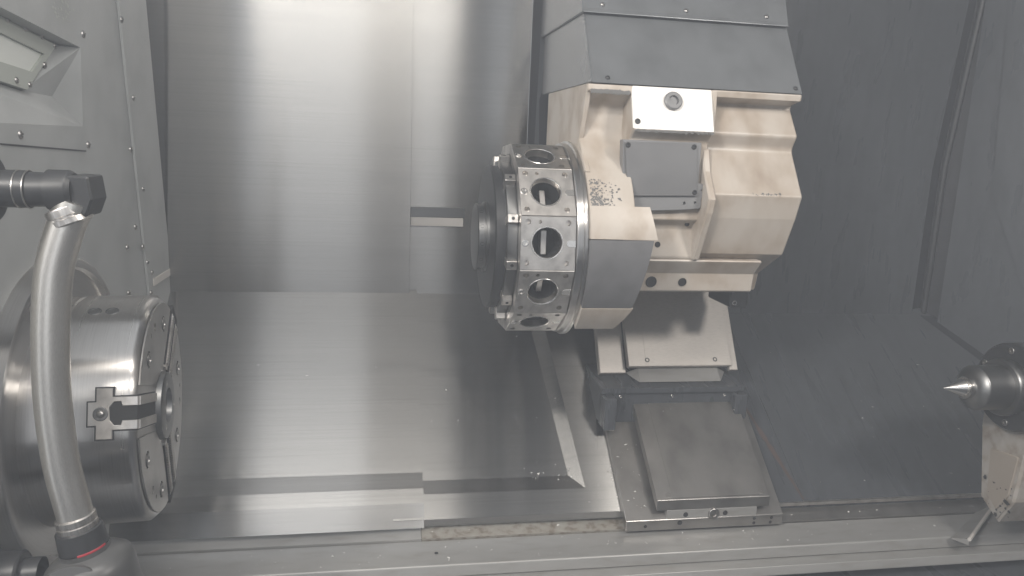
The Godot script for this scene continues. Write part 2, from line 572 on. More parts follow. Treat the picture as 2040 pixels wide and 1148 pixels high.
func headstock_side() -> void:
	var X := -0.53
	var t := thing("headstock_wall", "grey sheet wall of the headstock with sunken lamp window", "wall", Vector3(X, 0.9, -1.4), "", "structure")
	var s := Shape.new()
	var P := func(z: float, y: float, x := X) -> Vector3: return Vector3(x, y, z)
	# sheet round the mouth of the lamp pocket
	var A: Vector3 = P.call(-0.9, 1.885)
	var B: Vector3 = P.call(-0.9, 1.70)
	var T1: Vector3 = P.call(-1.509, 1.836)
	var T2: Vector3 = P.call(-1.496, 1.698)
	s.quad(P.call(-0.9, 2.1), A, T1, P.call(-1.63, 2.75))
	s.quad(P.call(-1.63, 2.75), T1, T2, P.call(-1.90, 0.8))
	s.quad(T2, B, P.call(-0.9, 0.8), P.call(-1.90, 0.8))
	part(t, "sheet", s, M.paint_wall, 20)
	# pocket
	s = Shape.new()
	var p1: Vector3 = P.call(-1.470, 1.836, -0.560)
	var p2: Vector3 = P.call(-1.342, 1.750, -0.562)
	var Q: Vector3 = P.call(-1.441, 1.747, -0.556)
	var p0: Vector3 = P.call(-0.9, 1.90, -0.560)
	var p3: Vector3 = P.call(-0.9, 1.79, -0.562)
	s.quad(T1, p1, p2, Q)
	s.tri(T1, Q, T2)
	s.quad(T2, Q, p2, p3)
	s.quad(T2, p3, B, B)
	s.quad(A, p0, p1, T1)
	part(t, "lamp_pocket", s, M.paint_wall, 20)
	# tilted lamp window in the pocket
	var fx := (p1 - p0).normalized()
	s = Shape.new()
	var n := Vector3(1, 0.05, 0.12).normalized()
	var W := func(z: float, y: float, o: float) -> Vector3: return Vector3(-0.5585 + o, y, z)
	var outer := [W.call(-1.466, 1.834, 0.006), W.call(-1.340, 1.752, 0.006), W.call(-0.95, 1.786, 0.006), W.call(-0.95, 1.886, 0.006)]
	var inner := [W.call(-1.415, 1.814, 0.006), W.call(-1.363, 1.781, 0.006), W.call(-0.95, 1.806, 0.006), W.call(-0.95, 1.862, 0.006)]
	for k in 4:
		var j := (k + 1) % 4
		s.quad(outer[k], outer[j], inner[j], inner[k])
		s.quad(inner[k], inner[j], inner[j] - Vector3(0.006, 0, 0), inner[k] - Vector3(0.006, 0, 0))
		s.quad(outer[j], outer[k], outer[k] - Vector3(0.012, 0, 0), outer[j] - Vector3(0.012, 0, 0))
	var fr := part(t, "window_frame", s, M.lamp_plate, 20)
	s = Shape.new()
	s.quad(inner[0] - Vector3(0.005, 0, 0), inner[1] - Vector3(0.005, 0, 0), inner[2] - Vector3(0.005, 0, 0), inner[3] - Vector3(0.005, 0, 0))
	part(fr, "window_pane", s, M.lamp_glass)
	for b in [[-1.293, 1.851], [-1.35, 1.846], [-1.408, 1.841], [-1.456, 1.832], [-1.411, 1.796], [-1.305, 1.764], [-1.350, 1.760]]:
		put_mesh(fr, "button_screw", dome_mesh, M.screw, Vector3(-0.5525, b[1], b[0]), Vector3.RIGHT, 0.0052)
	for b in [[-1.525, 1.861], [-1.515, 1.666], [-1.25, 1.683], [-1.697, 1.45], [-1.691, 1.353], [-1.758, 1.487], [-1.755, 1.654]]:
		put_mesh(t, "button_screw", dome_mesh, M.screw, Vector3(X, b[1], b[0]), Vector3.RIGHT, 0.0068)
	var rng := RandomNumberGenerator.new()
	rng.seed = 31
	s = Shape.new()
	for k in 60:
		chip(s, Vector3(X + 0.0004, 1.888 - 0.10 * (0.5 - rng.randf()) * 0.35 + rng.randfn(0, 0.004), -1.44 + rng.randfn(0, 0.022)), Vector3(0, 0, -1), Vector3(0, 1, 0), 0.0006 + 0.0022 * rng.randf(), rng)
	part(t, "scratches", s, M.lamp_plate).set_meta("kind", "stuff")
	# lower seam and upright flange strip
	s = Shape.new()
	extrude(s, [Vector2(-1.187, 1.671), Vector2(-1.187, 1.6685), Vector2(-1.501, 1.6535), Vector2(-1.501, 1.656)], Transform3D(Basis(Vector3(0, 0, 1), Vector3(0, 1, 0), Vector3(-1, 0, 0)), Vector3(X + 0.0015, 0, 0)), 0.0015, 0.0)
	part(t, "seam", s, M.rubber)
	s = Shape.new()
	extrude(s, [Vector2(-1.90, 2.75), Vector2(-1.597, 2.75), Vector2(-1.712, 1.951), Vector2(-1.835, 1.20), Vector2(-1.99, 1.20), Vector2(-2.01, 1.292), Vector2(-1.90, 1.98)], Transform3D(Basis(Vector3(0, 0, 1), Vector3(0, 1, 0), Vector3(-1, 0, 0)), Vector3(X + 0.006, 0, 0)), 0.006, 0.0012)
	var fl := part(t, "flange_strip", s, M.paint_wall)
	for b in [[-1.722, 1.915], [-1.771, 1.763], [-1.807, 1.567], [-1.782, 1.440], [-1.81, 1.4], [-1.841, 1.371], [-1.825, 1.326]]:
		put_mesh(fl, "button_screw", dome_mesh, M.screw, Vector3(X + 0.006, b[1], b[0]), Vector3.RIGHT, 0.0066)
	s = Shape.new()
	box(s, Vector3(X + 0.006, 1.338, -1.985), Vector3(X + 0.0085, 1.356, -1.845), 0.0008)
	solo("pale_plate", s, M.white_bar, "small pale oblong plate at the foot of the headstock wall", "plate")

func way_covers() -> void:
	var s := Shape.new()
	var t := thing("upright_way_cover", "tall brushed steel sheet behind the chuck, its right edge overlapping the next", "panel", Vector3(-0.2, 1.29, -1.99))
	box(s, Vector3(-0.70, 1.286, -1.998), Vector3(0.0762, 2.75, -1.986), 0.0006)
	part(t, "sheet", s, M.panel)
	t = thing("upright_way_cover", "narrower brushed steel sheet behind the turret disc, with a pale bar", "panel", Vector3(0.2, 1.29, -2.0))
	s = Shape.new()
	box(s, Vector3(0.0, 1.282, -2.018), Vector3(0.381, 2.75, -2.0), 0.0012)
	part(t, "sheet", s, M.panel)
	s = Shape.new()
	box(s, Vector3(0.0765, 1.476, -2.0), Vector3(0.216, 1.4985, -1.994), 0.0008)
	part(t, "pale_bar", s, M.white_bar)  # pale bar on the sheet, with a darker strip just above it
	s = Shape.new()
	box(s, Vector3(0.0765, 1.5, -2.0), Vector3(0.22, 1.526, -1.996), 0.0008)
	part(t, "dark_strip", s, M.steel_dark)
	# sloping covers: raised field, bevel, flat border, folded lip
	var f := bed_frame()
	t = thing("sloping_way_cover", "brushed steel sloping sheet below the chuck with a folded front lip", "panel", bed(-0.2, 0.3))
	s = Shape.new()
	cover_sheet(s, -0.70, 0.0955, 0.020, 0.5325, 0.5745, 0.609, false)
	part(t, "sheet", s, M.panel, 8)
	s = Shape.new()
	var a := bed(-0.56, 0.609, 0.020)
	var b := bed(0.0955, 0.609, 0.020)
	s.quad(a + Vector3(0, -0.044, 0.026), b + Vector3(0, -0.044, 0.026), b, a)
	s.quad(a + Vector3(0, -0.044, 0.0245), a, b, b + Vector3(0, -0.044, 0.0245))
	s.quad(b + Vector3(0, -0.044, 0.026), b + Vector3(0, -0.044, 0.0245), b + Vector3(0, 0, -0.002), b)
	part(t, "front_lip", s, M.panel, 8)
	t = thing("sloping_way_cover", "brushed steel sloping sheet under the turret disc, its sunken field ending in a slanted corner", "panel", bed(0.3, 0.3))
	s = Shape.new()
	cover_sheet(s, 0.03, 0.62, 0.009, 0.5475, 0.584, 0.642, true)
	part(t, "sheet", s, M.panel, 8)
	s = Shape.new()
	a = bed(0.0975, 0.642, 0.009)
	b = bed(0.62, 0.642, 0.009)
	s.quad(a + Vector3(0, -0.016, -0.001), b + Vector3(0, -0.016, -0.001), b, a)
	part(t, "front_lip", s, M.panel, 8)

func cover_sheet(s: Shape, x0: float, x1: float, h: float, sa: float, sb: float, sc: float, mitre: bool) -> void:
	# along the slope: field to sa, bevel to sb, border to sc; with a mitre the field also ends on the right
	var up := -0.008
	if not mitre:
		s.quad(bed(x0, sa, h + up), bed(x1, sa, h + up), bed(x1, 0, h + up), bed(x0, 0, h + up))
		s.quad(bed(x0, sb, h), bed(x1, sb, h), bed(x1, sa, h + up), bed(x0, sa, h + up))
		s.quad(bed(x0, sc, h), bed(x1, sc, h), bed(x1, sb, h), bed(x0, sb, h))
		s.quad(bed(x1, sc, h), bed(x1, sc, h - 0.011), bed(x1, sb, h - 0.011), bed(x1, sb, h))
		s.quad(bed(x1, sa, h + up), bed(x1, sb, h - 0.011), bed(x1, 0, h - 0.011), bed(x1, 0, h + up))
		return
	var ft := bed(0.385, 0, h + up)
	var fb := bed(0.428, sa, h + up)
	var gt := bed(0.422, 0, h)
	var gb := bed(0.461, sb, h)
	s.quad(bed(x0, sa, h + up), fb, ft, bed(x0, 0, h + up))
	s.quad(bed(x0, sb, h), gb, fb, bed(x0, sa, h + up))
	s.quad(fb, gb, gt, ft)
	s.quad(gb, bed(x1, sb, h), bed(x1, 0, h), gt)
	s.quad(bed(x0, sc, h), bed(x1, sc, h), bed(x1, sb, h), bed(x0, sb, h))

func right_side() -> void:
	# floor to the right of the slide
	var t := thing("sloping_floor", "dark painted sloping floor right of the slide, with a dried brown streak", "floor", Vector3(1.2, 0.9, -1.5), "", "structure")
	var s := Shape.new()
	prism_x(s, [Vector2(-2.05, 1.274), Vector2(-1.4995, 0.901), Vector2(-1.503, 0.885), Vector2(-2.05, 1.25)], 0.985, 2.5, 0.0015)
	part(t, "floor_sheet", s, M.paint)
	s = Shape.new()
	prism_x(s, [Vector2(-2.05, 1.2755), Vector2(-1.4995, 0.9025), Vector2(-1.503, 0.885), Vector2(-2.05, 1.25)], 0.45, 0.984, 0.001)
	part(t, "floor_sheet", s, M.paint)
	s = Shape.new()
	var d := Vector3(0, -0.339, 0.501).normalized()
	var up := Vector3(0, 0.828, 0.56)
	var a := Vector3(0.985, 0.905, -1.503)
	var rng := RandomNumberGenerator.new()
	rng.seed = 4
	var last := []
	for k in 24:
		var q := a - d * (0.30 * k / 23.0) + Vector3(-0.06 * k / 23.0, 0, 0)
		var w := 0.0045 * (0.6 + rng.randf()) * sin(PI * (k + 1.5) / 26.0) + 0.001
		var now := [q - Vector3(w, 0, 0) + up * 0.001, q + Vector3(w * 0.8, 0, 0) + up * 0.001]
		if last:
			s.quad(last[0], last[1], now[1], now[0])
		last = now
	part(t, "coolant_streak", s, M.rust)
	s = Shape.new()
	prism_x(s, [Vector2(-1.505, 0.9035), Vector2(-1.4965, 0.9005), Vector2(-1.4965, 0.893), Vector2(-1.505, 0.896)], 0.9, 2.0, 0.0008)
	part(t, "bright_edge", s, M.ground)
	# back wall in two planes
	t = thing("right_back_wall", "dark grey painted back wall creased below mid height, right of the turret", "wall", Vector3(1.0, 1.24, -2.0), "", "structure")
	s = Shape.new()
	var z0 := -2.0
	s.quad(Vector3(0.40, 1.20, z0), Vector3(1.596, 1.20, z0), Vector3(1.596, 1.676, z0), Vector3(0.40, 1.676, z0))
	part(t, "lower_sheet", s, M.paint)
	s = Shape.new()
	s.quad(Vector3(0.40, 1.676, z0), Vector3(1.596, 1.676, z0), Vector3(1.626, 2.75, z0 + 0.075), Vector3(0.40, 2.75, z0 + 0.075))
	part(t, "upper_sheet", s, M.paint)
	s = Shape.new()
	box(s, Vector3(0.370, 1.2, -2.06), Vector3(0.42, 2.75, -2.035), 0.001)
	part(t, "gap_filler", s, M.rubber)
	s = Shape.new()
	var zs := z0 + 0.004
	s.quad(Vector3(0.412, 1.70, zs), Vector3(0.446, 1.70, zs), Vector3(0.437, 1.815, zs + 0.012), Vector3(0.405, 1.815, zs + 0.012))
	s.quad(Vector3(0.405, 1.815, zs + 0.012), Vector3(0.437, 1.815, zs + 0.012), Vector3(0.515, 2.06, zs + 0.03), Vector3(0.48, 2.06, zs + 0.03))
	part(t, "bent_strip", s, M.rubber, 15)  # dark bent strip laid on the wall beside the turret cover
	# corner seal
	s = Shape.new()
	s.quad(Vector3(1.594, 1.20, z0 - 0.012), Vector3(1.637, 1.20, z0 - 0.02), Vector3(1.637, 1.68, z0 - 0.02), Vector3(1.594, 1.676, z0 - 0.012))
	s.quad(Vector3(1.637, 1.20, z0 - 0.02), Vector3(1.676, 1.20, z0 + 0.03), Vector3(1.676, 1.68, z0 + 0.03), Vector3(1.637, 1.68, z0 - 0.02))
	s.quad(Vector3(1.594, 1.676, z0 - 0.012), Vector3(1.637, 1.68, z0 - 0.02), Vector3(1.665, 2.75, z0 + 0.055), Vector3(1.63, 2.75, z0 + 0.063))
	s.quad(Vector3(1.637, 1.68, z0 - 0.02), Vector3(1.676, 1.68, z0 + 0.03), Vector3(1.70, 2.75, z0 + 0.105), Vector3(1.665, 2.75, z0 + 0.055))
	t = thing("corner_seal", "dark rubber seal strip running up the right back corner", "seal", Vector3(1.637, 1.24, z0))
	part(t, "channel", s, M.rubber, 15)
	s = Shape.new()
	tube(s, PackedVector3Array([Vector3(1.640, 1.22, z0 - 0.006), Vector3(1.640, 1.68, z0 - 0.006), Vector3(1.676, 2.75, z0 + 0.069)]), PackedFloat32Array([0.009, 0.009, 0.009]), 12)
	part(t, "bead", s, M.black)
	s = Shape.new()
	s.quad(Vector3(1.615, 1.236, -1.995), Vector3(1.735, 1.118, -1.82), Vector3(1.785, 1.118, -1.80), Vector3(1.66, 1.236, -1.985))
	s.quad(Vector3(1.735, 1.118, -1.82), Vector3(1.86, 1.0, -1.64), Vector3(1.91, 1.0, -1.62), Vector3(1.785, 1.118, -1.80))
	part(t, "floor_strip", s, M.rubber, 15)
	# angled wall
	var dx := Vector3(0.557, 0, 0.8305)
	var c := Vector3(1.660, 0, -1.966)
	t = thing("angled_side_wall", "dark grey angled wall in the right corner with a raised panel on it", "wall", Vector3(1.9, 1.0, -1.6), "", "structure")
	s = Shape.new()
	var up_y := func(v: Vector3, y: float) -> Vector3: return Vector3(v.x, y, v.z)
	s.quad(up_y.call(c, 0.8), up_y.call(c + dx * 1.6, 0.8), up_y.call(c + dx * 1.6, 2.75), up_y.call(c, 2.75))
	part(t, "sheet", s, M.paint, 15)
	s = Shape.new()
	var nrm := Vector3(-0.8305, 0, 0.557)
	var q := [Vector3(1.690, 2.16, -1.917), Vector3(1.709, 1.616, -1.888), Vector3(1.771, 1.359, -1.796), Vector3(2.2, 1.2, -1.16), Vector3(2.2, 2.16, -1.16), Vector3(2.2, 2.75, -1.16), Vector3(1.672, 2.75, -1.94)]
	for k in q.size():
		q[k] += nrm * 0.004
	s.quad(q[6], q[0], q[4], q[5])
	s.quad(q[0], q[1], q[3], q[4])
	s.tri(q[1], q[2], q[3])
	for k in 3:
		var e0: Vector3 = q[[6, 0, 1][k]]
		var e1: Vector3 = q[[0, 1, 2][k]]
		s.quad(e0, e0 - nrm * 0.02, e1 - nrm * 0.02, e1)
	part(t, "raised_panel", s, M.paint, 15)

func gutter() -> void:
	var t := thing("chip_gutter", "stepped grey steel channel along the front under the sloping covers", "channel", Vector3(0.2, 0.8, -1.4), "", "structure")
	var s := Shape.new()
	prism_x(s, [Vector2(-1.56, 0.888), Vector2(-1.508, 0.886), Vector2(-1.474, 0.868), Vector2(-1.474, 0.84), Vector2(-1.56, 0.84)], 0.09, 0.56, 0.001)
	part(t, "stained_strip", s, M.dirty)
	for ends in [[-1.2, 0.0895], [0.5605, 2.2]]:
		s = Shape.new()
		prism_x(s, [Vector2(-1.56, 0.888), Vector2(-1.508, 0.886), Vector2(-1.474, 0.868), Vector2(-1.474, 0.84), Vector2(-1.56, 0.84)], ends[0], ends[1], 0.001)
		part(t, "strip", s, M.rail if ends[0] < 0.0 else M.block)  # right length takes darker steel for the shade it lies in
	s = Shape.new()
	prism_x(s, fillet([Vector2(-1.471, 0.864), Vector2(-1.385, 0.859), Vector2(-1.378, 0.835), Vector2(-1.471, 0.835)], [0.0, 0.006, 0.003, 0.0]), -1.2, 2.2, 0.001)
	var le := part(t, "ledge", s, M.rail)
	put_mesh(le, "drain_hole", ring_mesh, M.hole, Vector3(0.118, 0.8627, -1.425), Vector3.UP, 0.0034)
	s = Shape.new()
	prism_x(s, fillet([Vector2(-1.5, 0.834), Vector2(-1.35, 0.834), Vector2(-1.342, 0.815), Vector2(-1.5, 0.815)], 0.003), -1.2, 2.2, 0.001)
	part(t, "lower_step", s, M.rail)
	s = Shape.new()
	prism_x(s, [Vector2(-1.5, 0.80), Vector2(0.6, 0.62), Vector2(0.6, 0.58), Vector2(-1.5, 0.76)], -1.2, 2.2, 0.001)
	part(t, "tray_floor", s, M.paint)
	s = Shape.new()
	tube(s, PackedVector3Array([Vector3(0.118, 0.845, -1.365), Vector3(0.121, 0.70, -1.30)]), PackedFloat32Array([0.0065, 0.0065]), 16)
	tube(s, PackedVector3Array([Vector3(0.137, 0.845, -1.362), Vector3(0.140, 0.70, -1.297)]), PackedFloat32Array([0.004, 0.004]), 12)
	part(t, "drain_pipe", s, M.screw).set_meta("kind", "stuff")

func spindle_and_chuck() -> void:
	var ax := Transform3D(Basis(), Vector3(0, 1.237, -1.3))
	var t := thing("spindle_flange", "large round dark flange behind the chuck on the headstock", "flange", Vector3(-0.5, 1.237, -1.3))
	var s := Shape.new()
	lathe(s, [Vector2(-0.62, 0.0), Vector2(-0.62, 0.247), Vector2(-0.503, 0.251), Vector2(-0.5, 0.247), Vector2(-0.5, 0.235), Vector2(-0.508, 0.232), Vector2(-0.508, 0.19), Vector2(-0.508, 0)], ax, 96)
	part(t, "flange_body", s, M.turned)
	t = thing("lathe_chuck", "large brushed steel three jaw chuck facing right with stepped jaw slots", "chuck", Vector3(-0.42, 1.237, -1.3))
	t.rotation_degrees.y = 4.3
	s = Shape.new()
	lathe(s, [Vector2(-0.5280, 0.0), Vector2(-0.5280, 0.183), Vector2(-0.5250, 0.1865), Vector2(-0.4810, 0.1865), Vector2(-0.4790, 0.1835), Vector2(-0.4760, 0.1835), Vector2(-0.4730, 0.188), Vector2(-0.3775, 0.188), Vector2(-0.3690, 0.181), Vector2(-0.3660, 0.172), Vector2(-0.3660, 0.0)], ax, 128)
	part(t, "chuck_body", s, M.turned)
	s = Shape.new()
	lathe(s, [Vector2(-0.3660, 0.058), Vector2(-0.3570, 0.056), Vector2(-0.3550, 0.052), Vector2(-0.3550, 0.03), Vector2(-0.3630, 0.028), Vector2(-0.3630, 0)], ax, 64)
	var cc := part(t, "centre_cover", s, M.steel_dark)
	for k in 3:
		var a := deg_to_rad(77.0 + 120.0 * k)
		put_mesh(cc, "socket_screw", socket_mesh, M.screw, Vector3(-0.3565, 1.237 + sin(a) * 0.042, -1.3 + cos(a) * 0.042), Vector3.RIGHT, 0.006)
	for k in 3:
		var a := deg_to_rad(16.5 + 120.0 * k)
		var r := Vector3(0, sin(a), cos(a))
		var tg := Vector3(0, cos(a), -sin(a))
		# frame with local x = world x, local y = tangent, local z = outward
		var fr := Transform3D(Basis(Vector3.RIGHT, tg, r), Vector3(0, 1.237, -1.3))
		var out := [Vector2(-0.4290, -0.017), Vector2(-0.4180, -0.017), Vector2(-0.4180, -0.037), Vector2(-0.3960, -0.037), Vector2(-0.3960, -0.024), Vector2(-0.3648, -0.024), Vector2(-0.3648, 0.024), Vector2(-0.3960, 0.024), Vector2(-0.3960, 0.037), Vector2(-0.4180, 0.037), Vector2(-0.4180, 0.017), Vector2(-0.4290, 0.017)]
		s = Shape.new()
		var dark := inset(ccw(out), -0.0018)
		extrude(s, dark, fr.translated_local(Vector3(0, 0, 0.066)), 0.188 - 0.066, 0.0)
		part(t, "jaw_slot", s, M.hole)
		# jaw with an open channel towards the face
		out = [Vector2(-0.4290, -0.017), Vector2(-0.4180, -0.017), Vector2(-0.4180, -0.037), Vector2(-0.3960, -0.037), Vector2(-0.3960, -0.024), Vector2(-0.3620, -0.024), Vector2(-0.3620, -0.0105), Vector2(-0.3830, -0.0105), Vector2(-0.3850, -0.017), Vector2(-0.3940, -0.017), Vector2(-0.4000, -0.009), Vector2(-0.4000, 0.009), Vector2(-0.3940, 0.017), Vector2(-0.3850, 0.017), Vector2(-0.3830, 0.0105), Vector2(-0.3620, 0.0105), Vector2(-0.3620, 0.024), Vector2(-0.3960, 0.024), Vector2(-0.3960, 0.037), Vector2(-0.4180, 0.037), Vector2(-0.4180, 0.017), Vector2(-0.4290, 0.017)]
		s = Shape.new()
		extrude(s, out, fr.translated_local(Vector3(0, 0, 0.062)), (0.1895 if k == 0 else 0.172) - 0.062, 0.0008)
		var jaw := part(t, "master_jaw", s, M.ground)
		s = Shape.new()
		extrude(s, [Vector2(-0.3995, -0.0102), Vector2(-0.3670, -0.0102), Vector2(-0.3670, 0.0102), Vector2(-0.3995, 0.0102)], fr.translated_local(Vector3(0, 0, 0.064)), 0.112, 0.001)
		part(jaw, "sliding_nut", s, M.block)
		s = Shape.new()
		for side in [-1, 1]:
			for q in (22 if k == 0 else 19):
				var z := 0.07 + 0.0052 * q
				extrude(s, rect(-0.362, 0.0108 if side > 0 else -0.0235, -0.3600, 0.0235 if side > 0 else -0.0108), fr.translated_local(Vector3(0, 0, z)), 0.0028, 0.0)
		var te := part(jaw, "serration", s, M.ground)
		te.set_meta("kind", "stuff")
		var holep := fr * Vector3(-0.412, 0, 0.1895)
		put_mesh(jaw, "ball_plug", ring_mesh, M.steel_dark, holep, r, 0.0088)
		put_mesh(jaw, "plug_face", dome_mesh, M.screw, holep, r, 0.0056)
		# raised pads of the face between the slots, each with two deep bolt holes
		var b := a + PI / 3.0
		var r2 := Vector3(0, sin(b), cos(b))
		var t2 := Vector3(0, cos(b), -sin(b))
		var pf := Transform3D(Basis(t2, r2, Vector3.RIGHT), Vector3(-0.3662, 1.237, -1.3))
		if pf.basis.determinant() < 0.0:
			pf.basis = Basis(-t2, r2, Vector3.RIGHT)
		var pad := []
		for i in 11:
			var w := deg_to_rad(lerpf(47, -47, i / 10.0))
			pad.append(Vector2(sin(w), cos(w)) * 0.176)
		pad.append_array([Vector2(-0.085, 0.093), Vector2(-0.030, 0.062), Vector2(0.030, 0.062), Vector2(0.085, 0.093)])
		s = Shape.new()
		plate(s, pad, [[Vector2(-0.062, 0.125), 0.014, 0.004], [Vector2(0.062, 0.125), 0.014, 0.004], [Vector2(0, 0.15), 0.007, 0.003], [Vector2(-0.03, 0.15), 0.004, 0.003]], pf, 0.003, 0.008, 0.0008)
		var pd := part(t, "face_pad", s, M.block)
		for side in [-1, 1]:
			put_mesh(pd, "bolt_head", socket_mesh, M.screw, pf * Vector3(0.062 * side, 0.125, 0.0012), Vector3.RIGHT, 0.0105)
		if k == 0:
			for row in 3:
				s = Shape.new()
				for c in 5 - row:
					extrude(s, rect(-0.052 + c * 0.006, 0.158 - 0.009 * row, -0.048 + c * 0.006, 0.163 - 0.009 * row), pf, 0.0053, 0.0)
	for q in [[-0.444, 72.0], [-0.419, 72.0]]:
		var a := deg_to_rad(q[1])
		var r := Vector3(0, sin(a), cos(a))
		put_mesh(t, "grease_hole", ring_mesh, M.steel_dark, Vector3(q[0], 1.237, -1.3) + r * 0.1878, r, 0.0085 if q[0] < -0.41 else 0.006)

const TC := Vector2(-1.6, 1.5)      # turret axis (z, y)

func turret_disc() -> void:
	var t := thing("turret_disc", "twelve sided steel tool disc with round tool bores and empty stations", "turret", Vector3(0.32, 1.3, -1.6))
	var ax := Transform3D(Basis(), Vector3(0, TC.y, TC.x))
	var ap := 0.203 * cos(PI / 12)
	var s := Shape.new()
	# inner drum, left end and right end
	var poly := PackedVector2Array()
	for k in 12:
		var a := deg_to_rad(19.0 + 30.0 * k)
		poly.append(Vector2(TC.x + cos(a) * 0.199, TC.y + sin(a) * 0.199))
	prism_x(s, poly, 0.366, 0.3725, 0.001)
	prism_x(s, poly, 0.2635, 0.270, 0.001)
	lathe(s, [Vector2(0.26, 0.128), Vector2(0.375, 0.128)], ax, 48)
	part(t, "drum", s, M.steel_dark)
	for k in 12:
		var a := deg_to_rad(4.0 + 30.0 * k)
		var n := Vector3(0, sin(a), cos(a))
		var up := Vector3(0, cos(a), -sin(a))
		var fr := Transform3D(Basis(Vector3.RIGHT, up, n), Vector3(0.3175, TC.y, TC.x) + n * (ap - 0.02))
		s = Shape.new()
		var hw := 0.0545
		var hh := 0.203 * sin(PI / 12) - 0.0006
		var holes := [[Vector2(-0.0022, 0.001), 0.0298], [Vector2(-0.0405, 0.041), 0.0056, 0.012], [Vector2(0.0385, 0.040), 0.0056, 0.012], [Vector2(-0.042, -0.0385), 0.0056, 0.012], [Vector2(0.0365, -0.0385), 0.0056, 0.012], [Vector2(-0.0175, 0.041), 0.0036, 0.012]]
		plate(s, rect(-hw, -hh, hw, hh), holes, fr, 0.02, 0.006, 0.0007)
		var st := part(t, "station_face", s, M.ground, 30)
		s = Shape.new()
		lathe(s, [Vector2(0, 0.0297), Vector2(-0.05, 0.0297), Vector2(-0.05, 0.0)], fr * Transform3D(Basis(Vector3(0, 0, 1), Vector3(0, 1, 0), Vector3(-1, 0, 0)), Vector3(-0.0022, 0.001, 0.004)), 40)
		part(st, "tool_bore", s, M.hole)
		s = Shape.new()
		extrude(s, rect(-0.0085, -0.024, 0.0035, 0.024, 0.002), fr.translated_local(Vector3(0, 0, -0.034)), 0.02, 0.001)
		part(st, "drive_tongue", s, M.ground)
		s = Shape.new()
		lathe(s, [Vector2(0, 0.0298), Vector2(0.0006, 0.0305), Vector2(0.0006, 0.0318), Vector2(0, 0.0324)], fr * Transform3D(Basis(Vector3(0, 0, 1), Vector3(0, 1, 0), Vector3(-1, 0, 0)), Vector3(-0.0022, 0.001, 0.02)), 40)
		part(st, "bore_rim", s, M.bright)
		put_mesh(st, "coolant_screw", socket_mesh, M.bright, fr * Vector3(-0.0455, 0.0005, 0.0198), n, 0.0068)
		s = Shape.new()
		var key := PackedVector2Array([Vector2(0.0545, -0.007), Vector2(0.0545, 0.007)])
		for i in 9:
			key.append(Vector2(0.043, 0) + Vector2.from_angle(deg_to_rad(90 + 180.0 * i / 8)) * 0.007)
		extrude(s, key, fr.translated_local(Vector3(0, 0, 0.018)), 0.0026, 0.0004)
		part(st, "key_pad", s, M.bright)
		# clamp block at the left, where two stations meet
		var b := deg_to_rad(19.0 + 30.0 * k)
		var cf := Transform3D(Basis(Vector3.RIGHT, Vector3(0, cos(b), -sin(b)), Vector3(0, sin(b), cos(b))), Vector3(0.252, TC.y, TC.x))
		s = Shape.new()
		extrude(s, rect(-0.011, -0.009, 0.0105, 0.009, 0.0015, 1), cf.translated_local(Vector3(0, 0, 0.15)), 0.028, 0.0012)
		var cb := part(t, "clamp_block", s, M.ground)
		put_mesh(cb, "clamp_screw", ring_mesh, M.black, cf * Vector3(0, 0, 0.178), cf.basis.z, 0.0028)
	# left side: stepped dark hub
	s = Shape.new()
	var body := PackedVector2Array()
	for k in 12:
		var a := deg_to_rad(19.0 + 30.0 * k)
		body.append(Vector2(TC.x + cos(a) * 0.168, TC.y + sin(a) * 0.168))
	prism_x(s, body, 0.243, 0.2637, 0.001)
	part(t, "clamp_ring", s, M.steel_dark)
	s = Shape.new()
	lathe(s, [Vector2(0.244, 0.0), Vector2(0.244, 0.152), Vector2(0.2425, 0.152), Vector2(0.2245, 0.152), Vector2(0.222, 0.149), Vector2(0.222, 0.0)].slice(0, 6), Transform3D(Basis(Vector3(1, 0, 0), Vector3(0, 1, 0), Vector3(0, 0, 1)), ax.origin), 72)
	var disc := Shape.new()
	lathe(disc, [Vector2(0.2215, 0.0), Vector2(0.2215, 0.149), Vector2(0.224, 0.152), Vector2(0.2435, 0.152)], ax, 72)
	part(t, "front_disc", disc, M.black)
	s = Shape.new()
	lathe(s, [Vector2(0.198, 0.0), Vector2(0.198, 0.068), Vector2(0.200, 0.071), Vector2(0.213, 0.071), Vector2(0.214, 0.069), Vector2(0.2155, 0.069), Vector2(0.216, 0.075), Vector2(0.2216, 0.075)], ax, 72)
	var hub := part(t, "hub_cap", s, M.steel_dark)
	for k in 12:
		var a := deg_to_rad(25.0 + 30.0 * k)
		var r := Vector3(0, sin(a), cos(a))
		put_mesh(hub, "hub_screw", ring_mesh, M.black, Vector3(0.2065, TC.y, TC.x) + r * 0.0708, r, 0.0035)
	s = Shape.new()
	lathe(s, [Vector2(0.3725, 0.19), Vector2(0.3735, 0.2035), Vector2(0.3755, 0.2045), Vector2(0.3855, 0.2045), Vector2(0.387, 0.2095), Vector2(0.393, 0.2095), Vector2(0.393, 0.19)], ax, 96)
	part(t, "rear_ring", s, M.turned)

func arc(r: float, d0: float, d1: float, n := 8) -> Array:
	var out := []
	for i in n + 1:
		var a := deg_to_rad(lerpf(d0, d1, float(i) / n))
		out.append(Vector2(TC.x + cos(a) * r, TC.y + sin(a) * r))
	return out

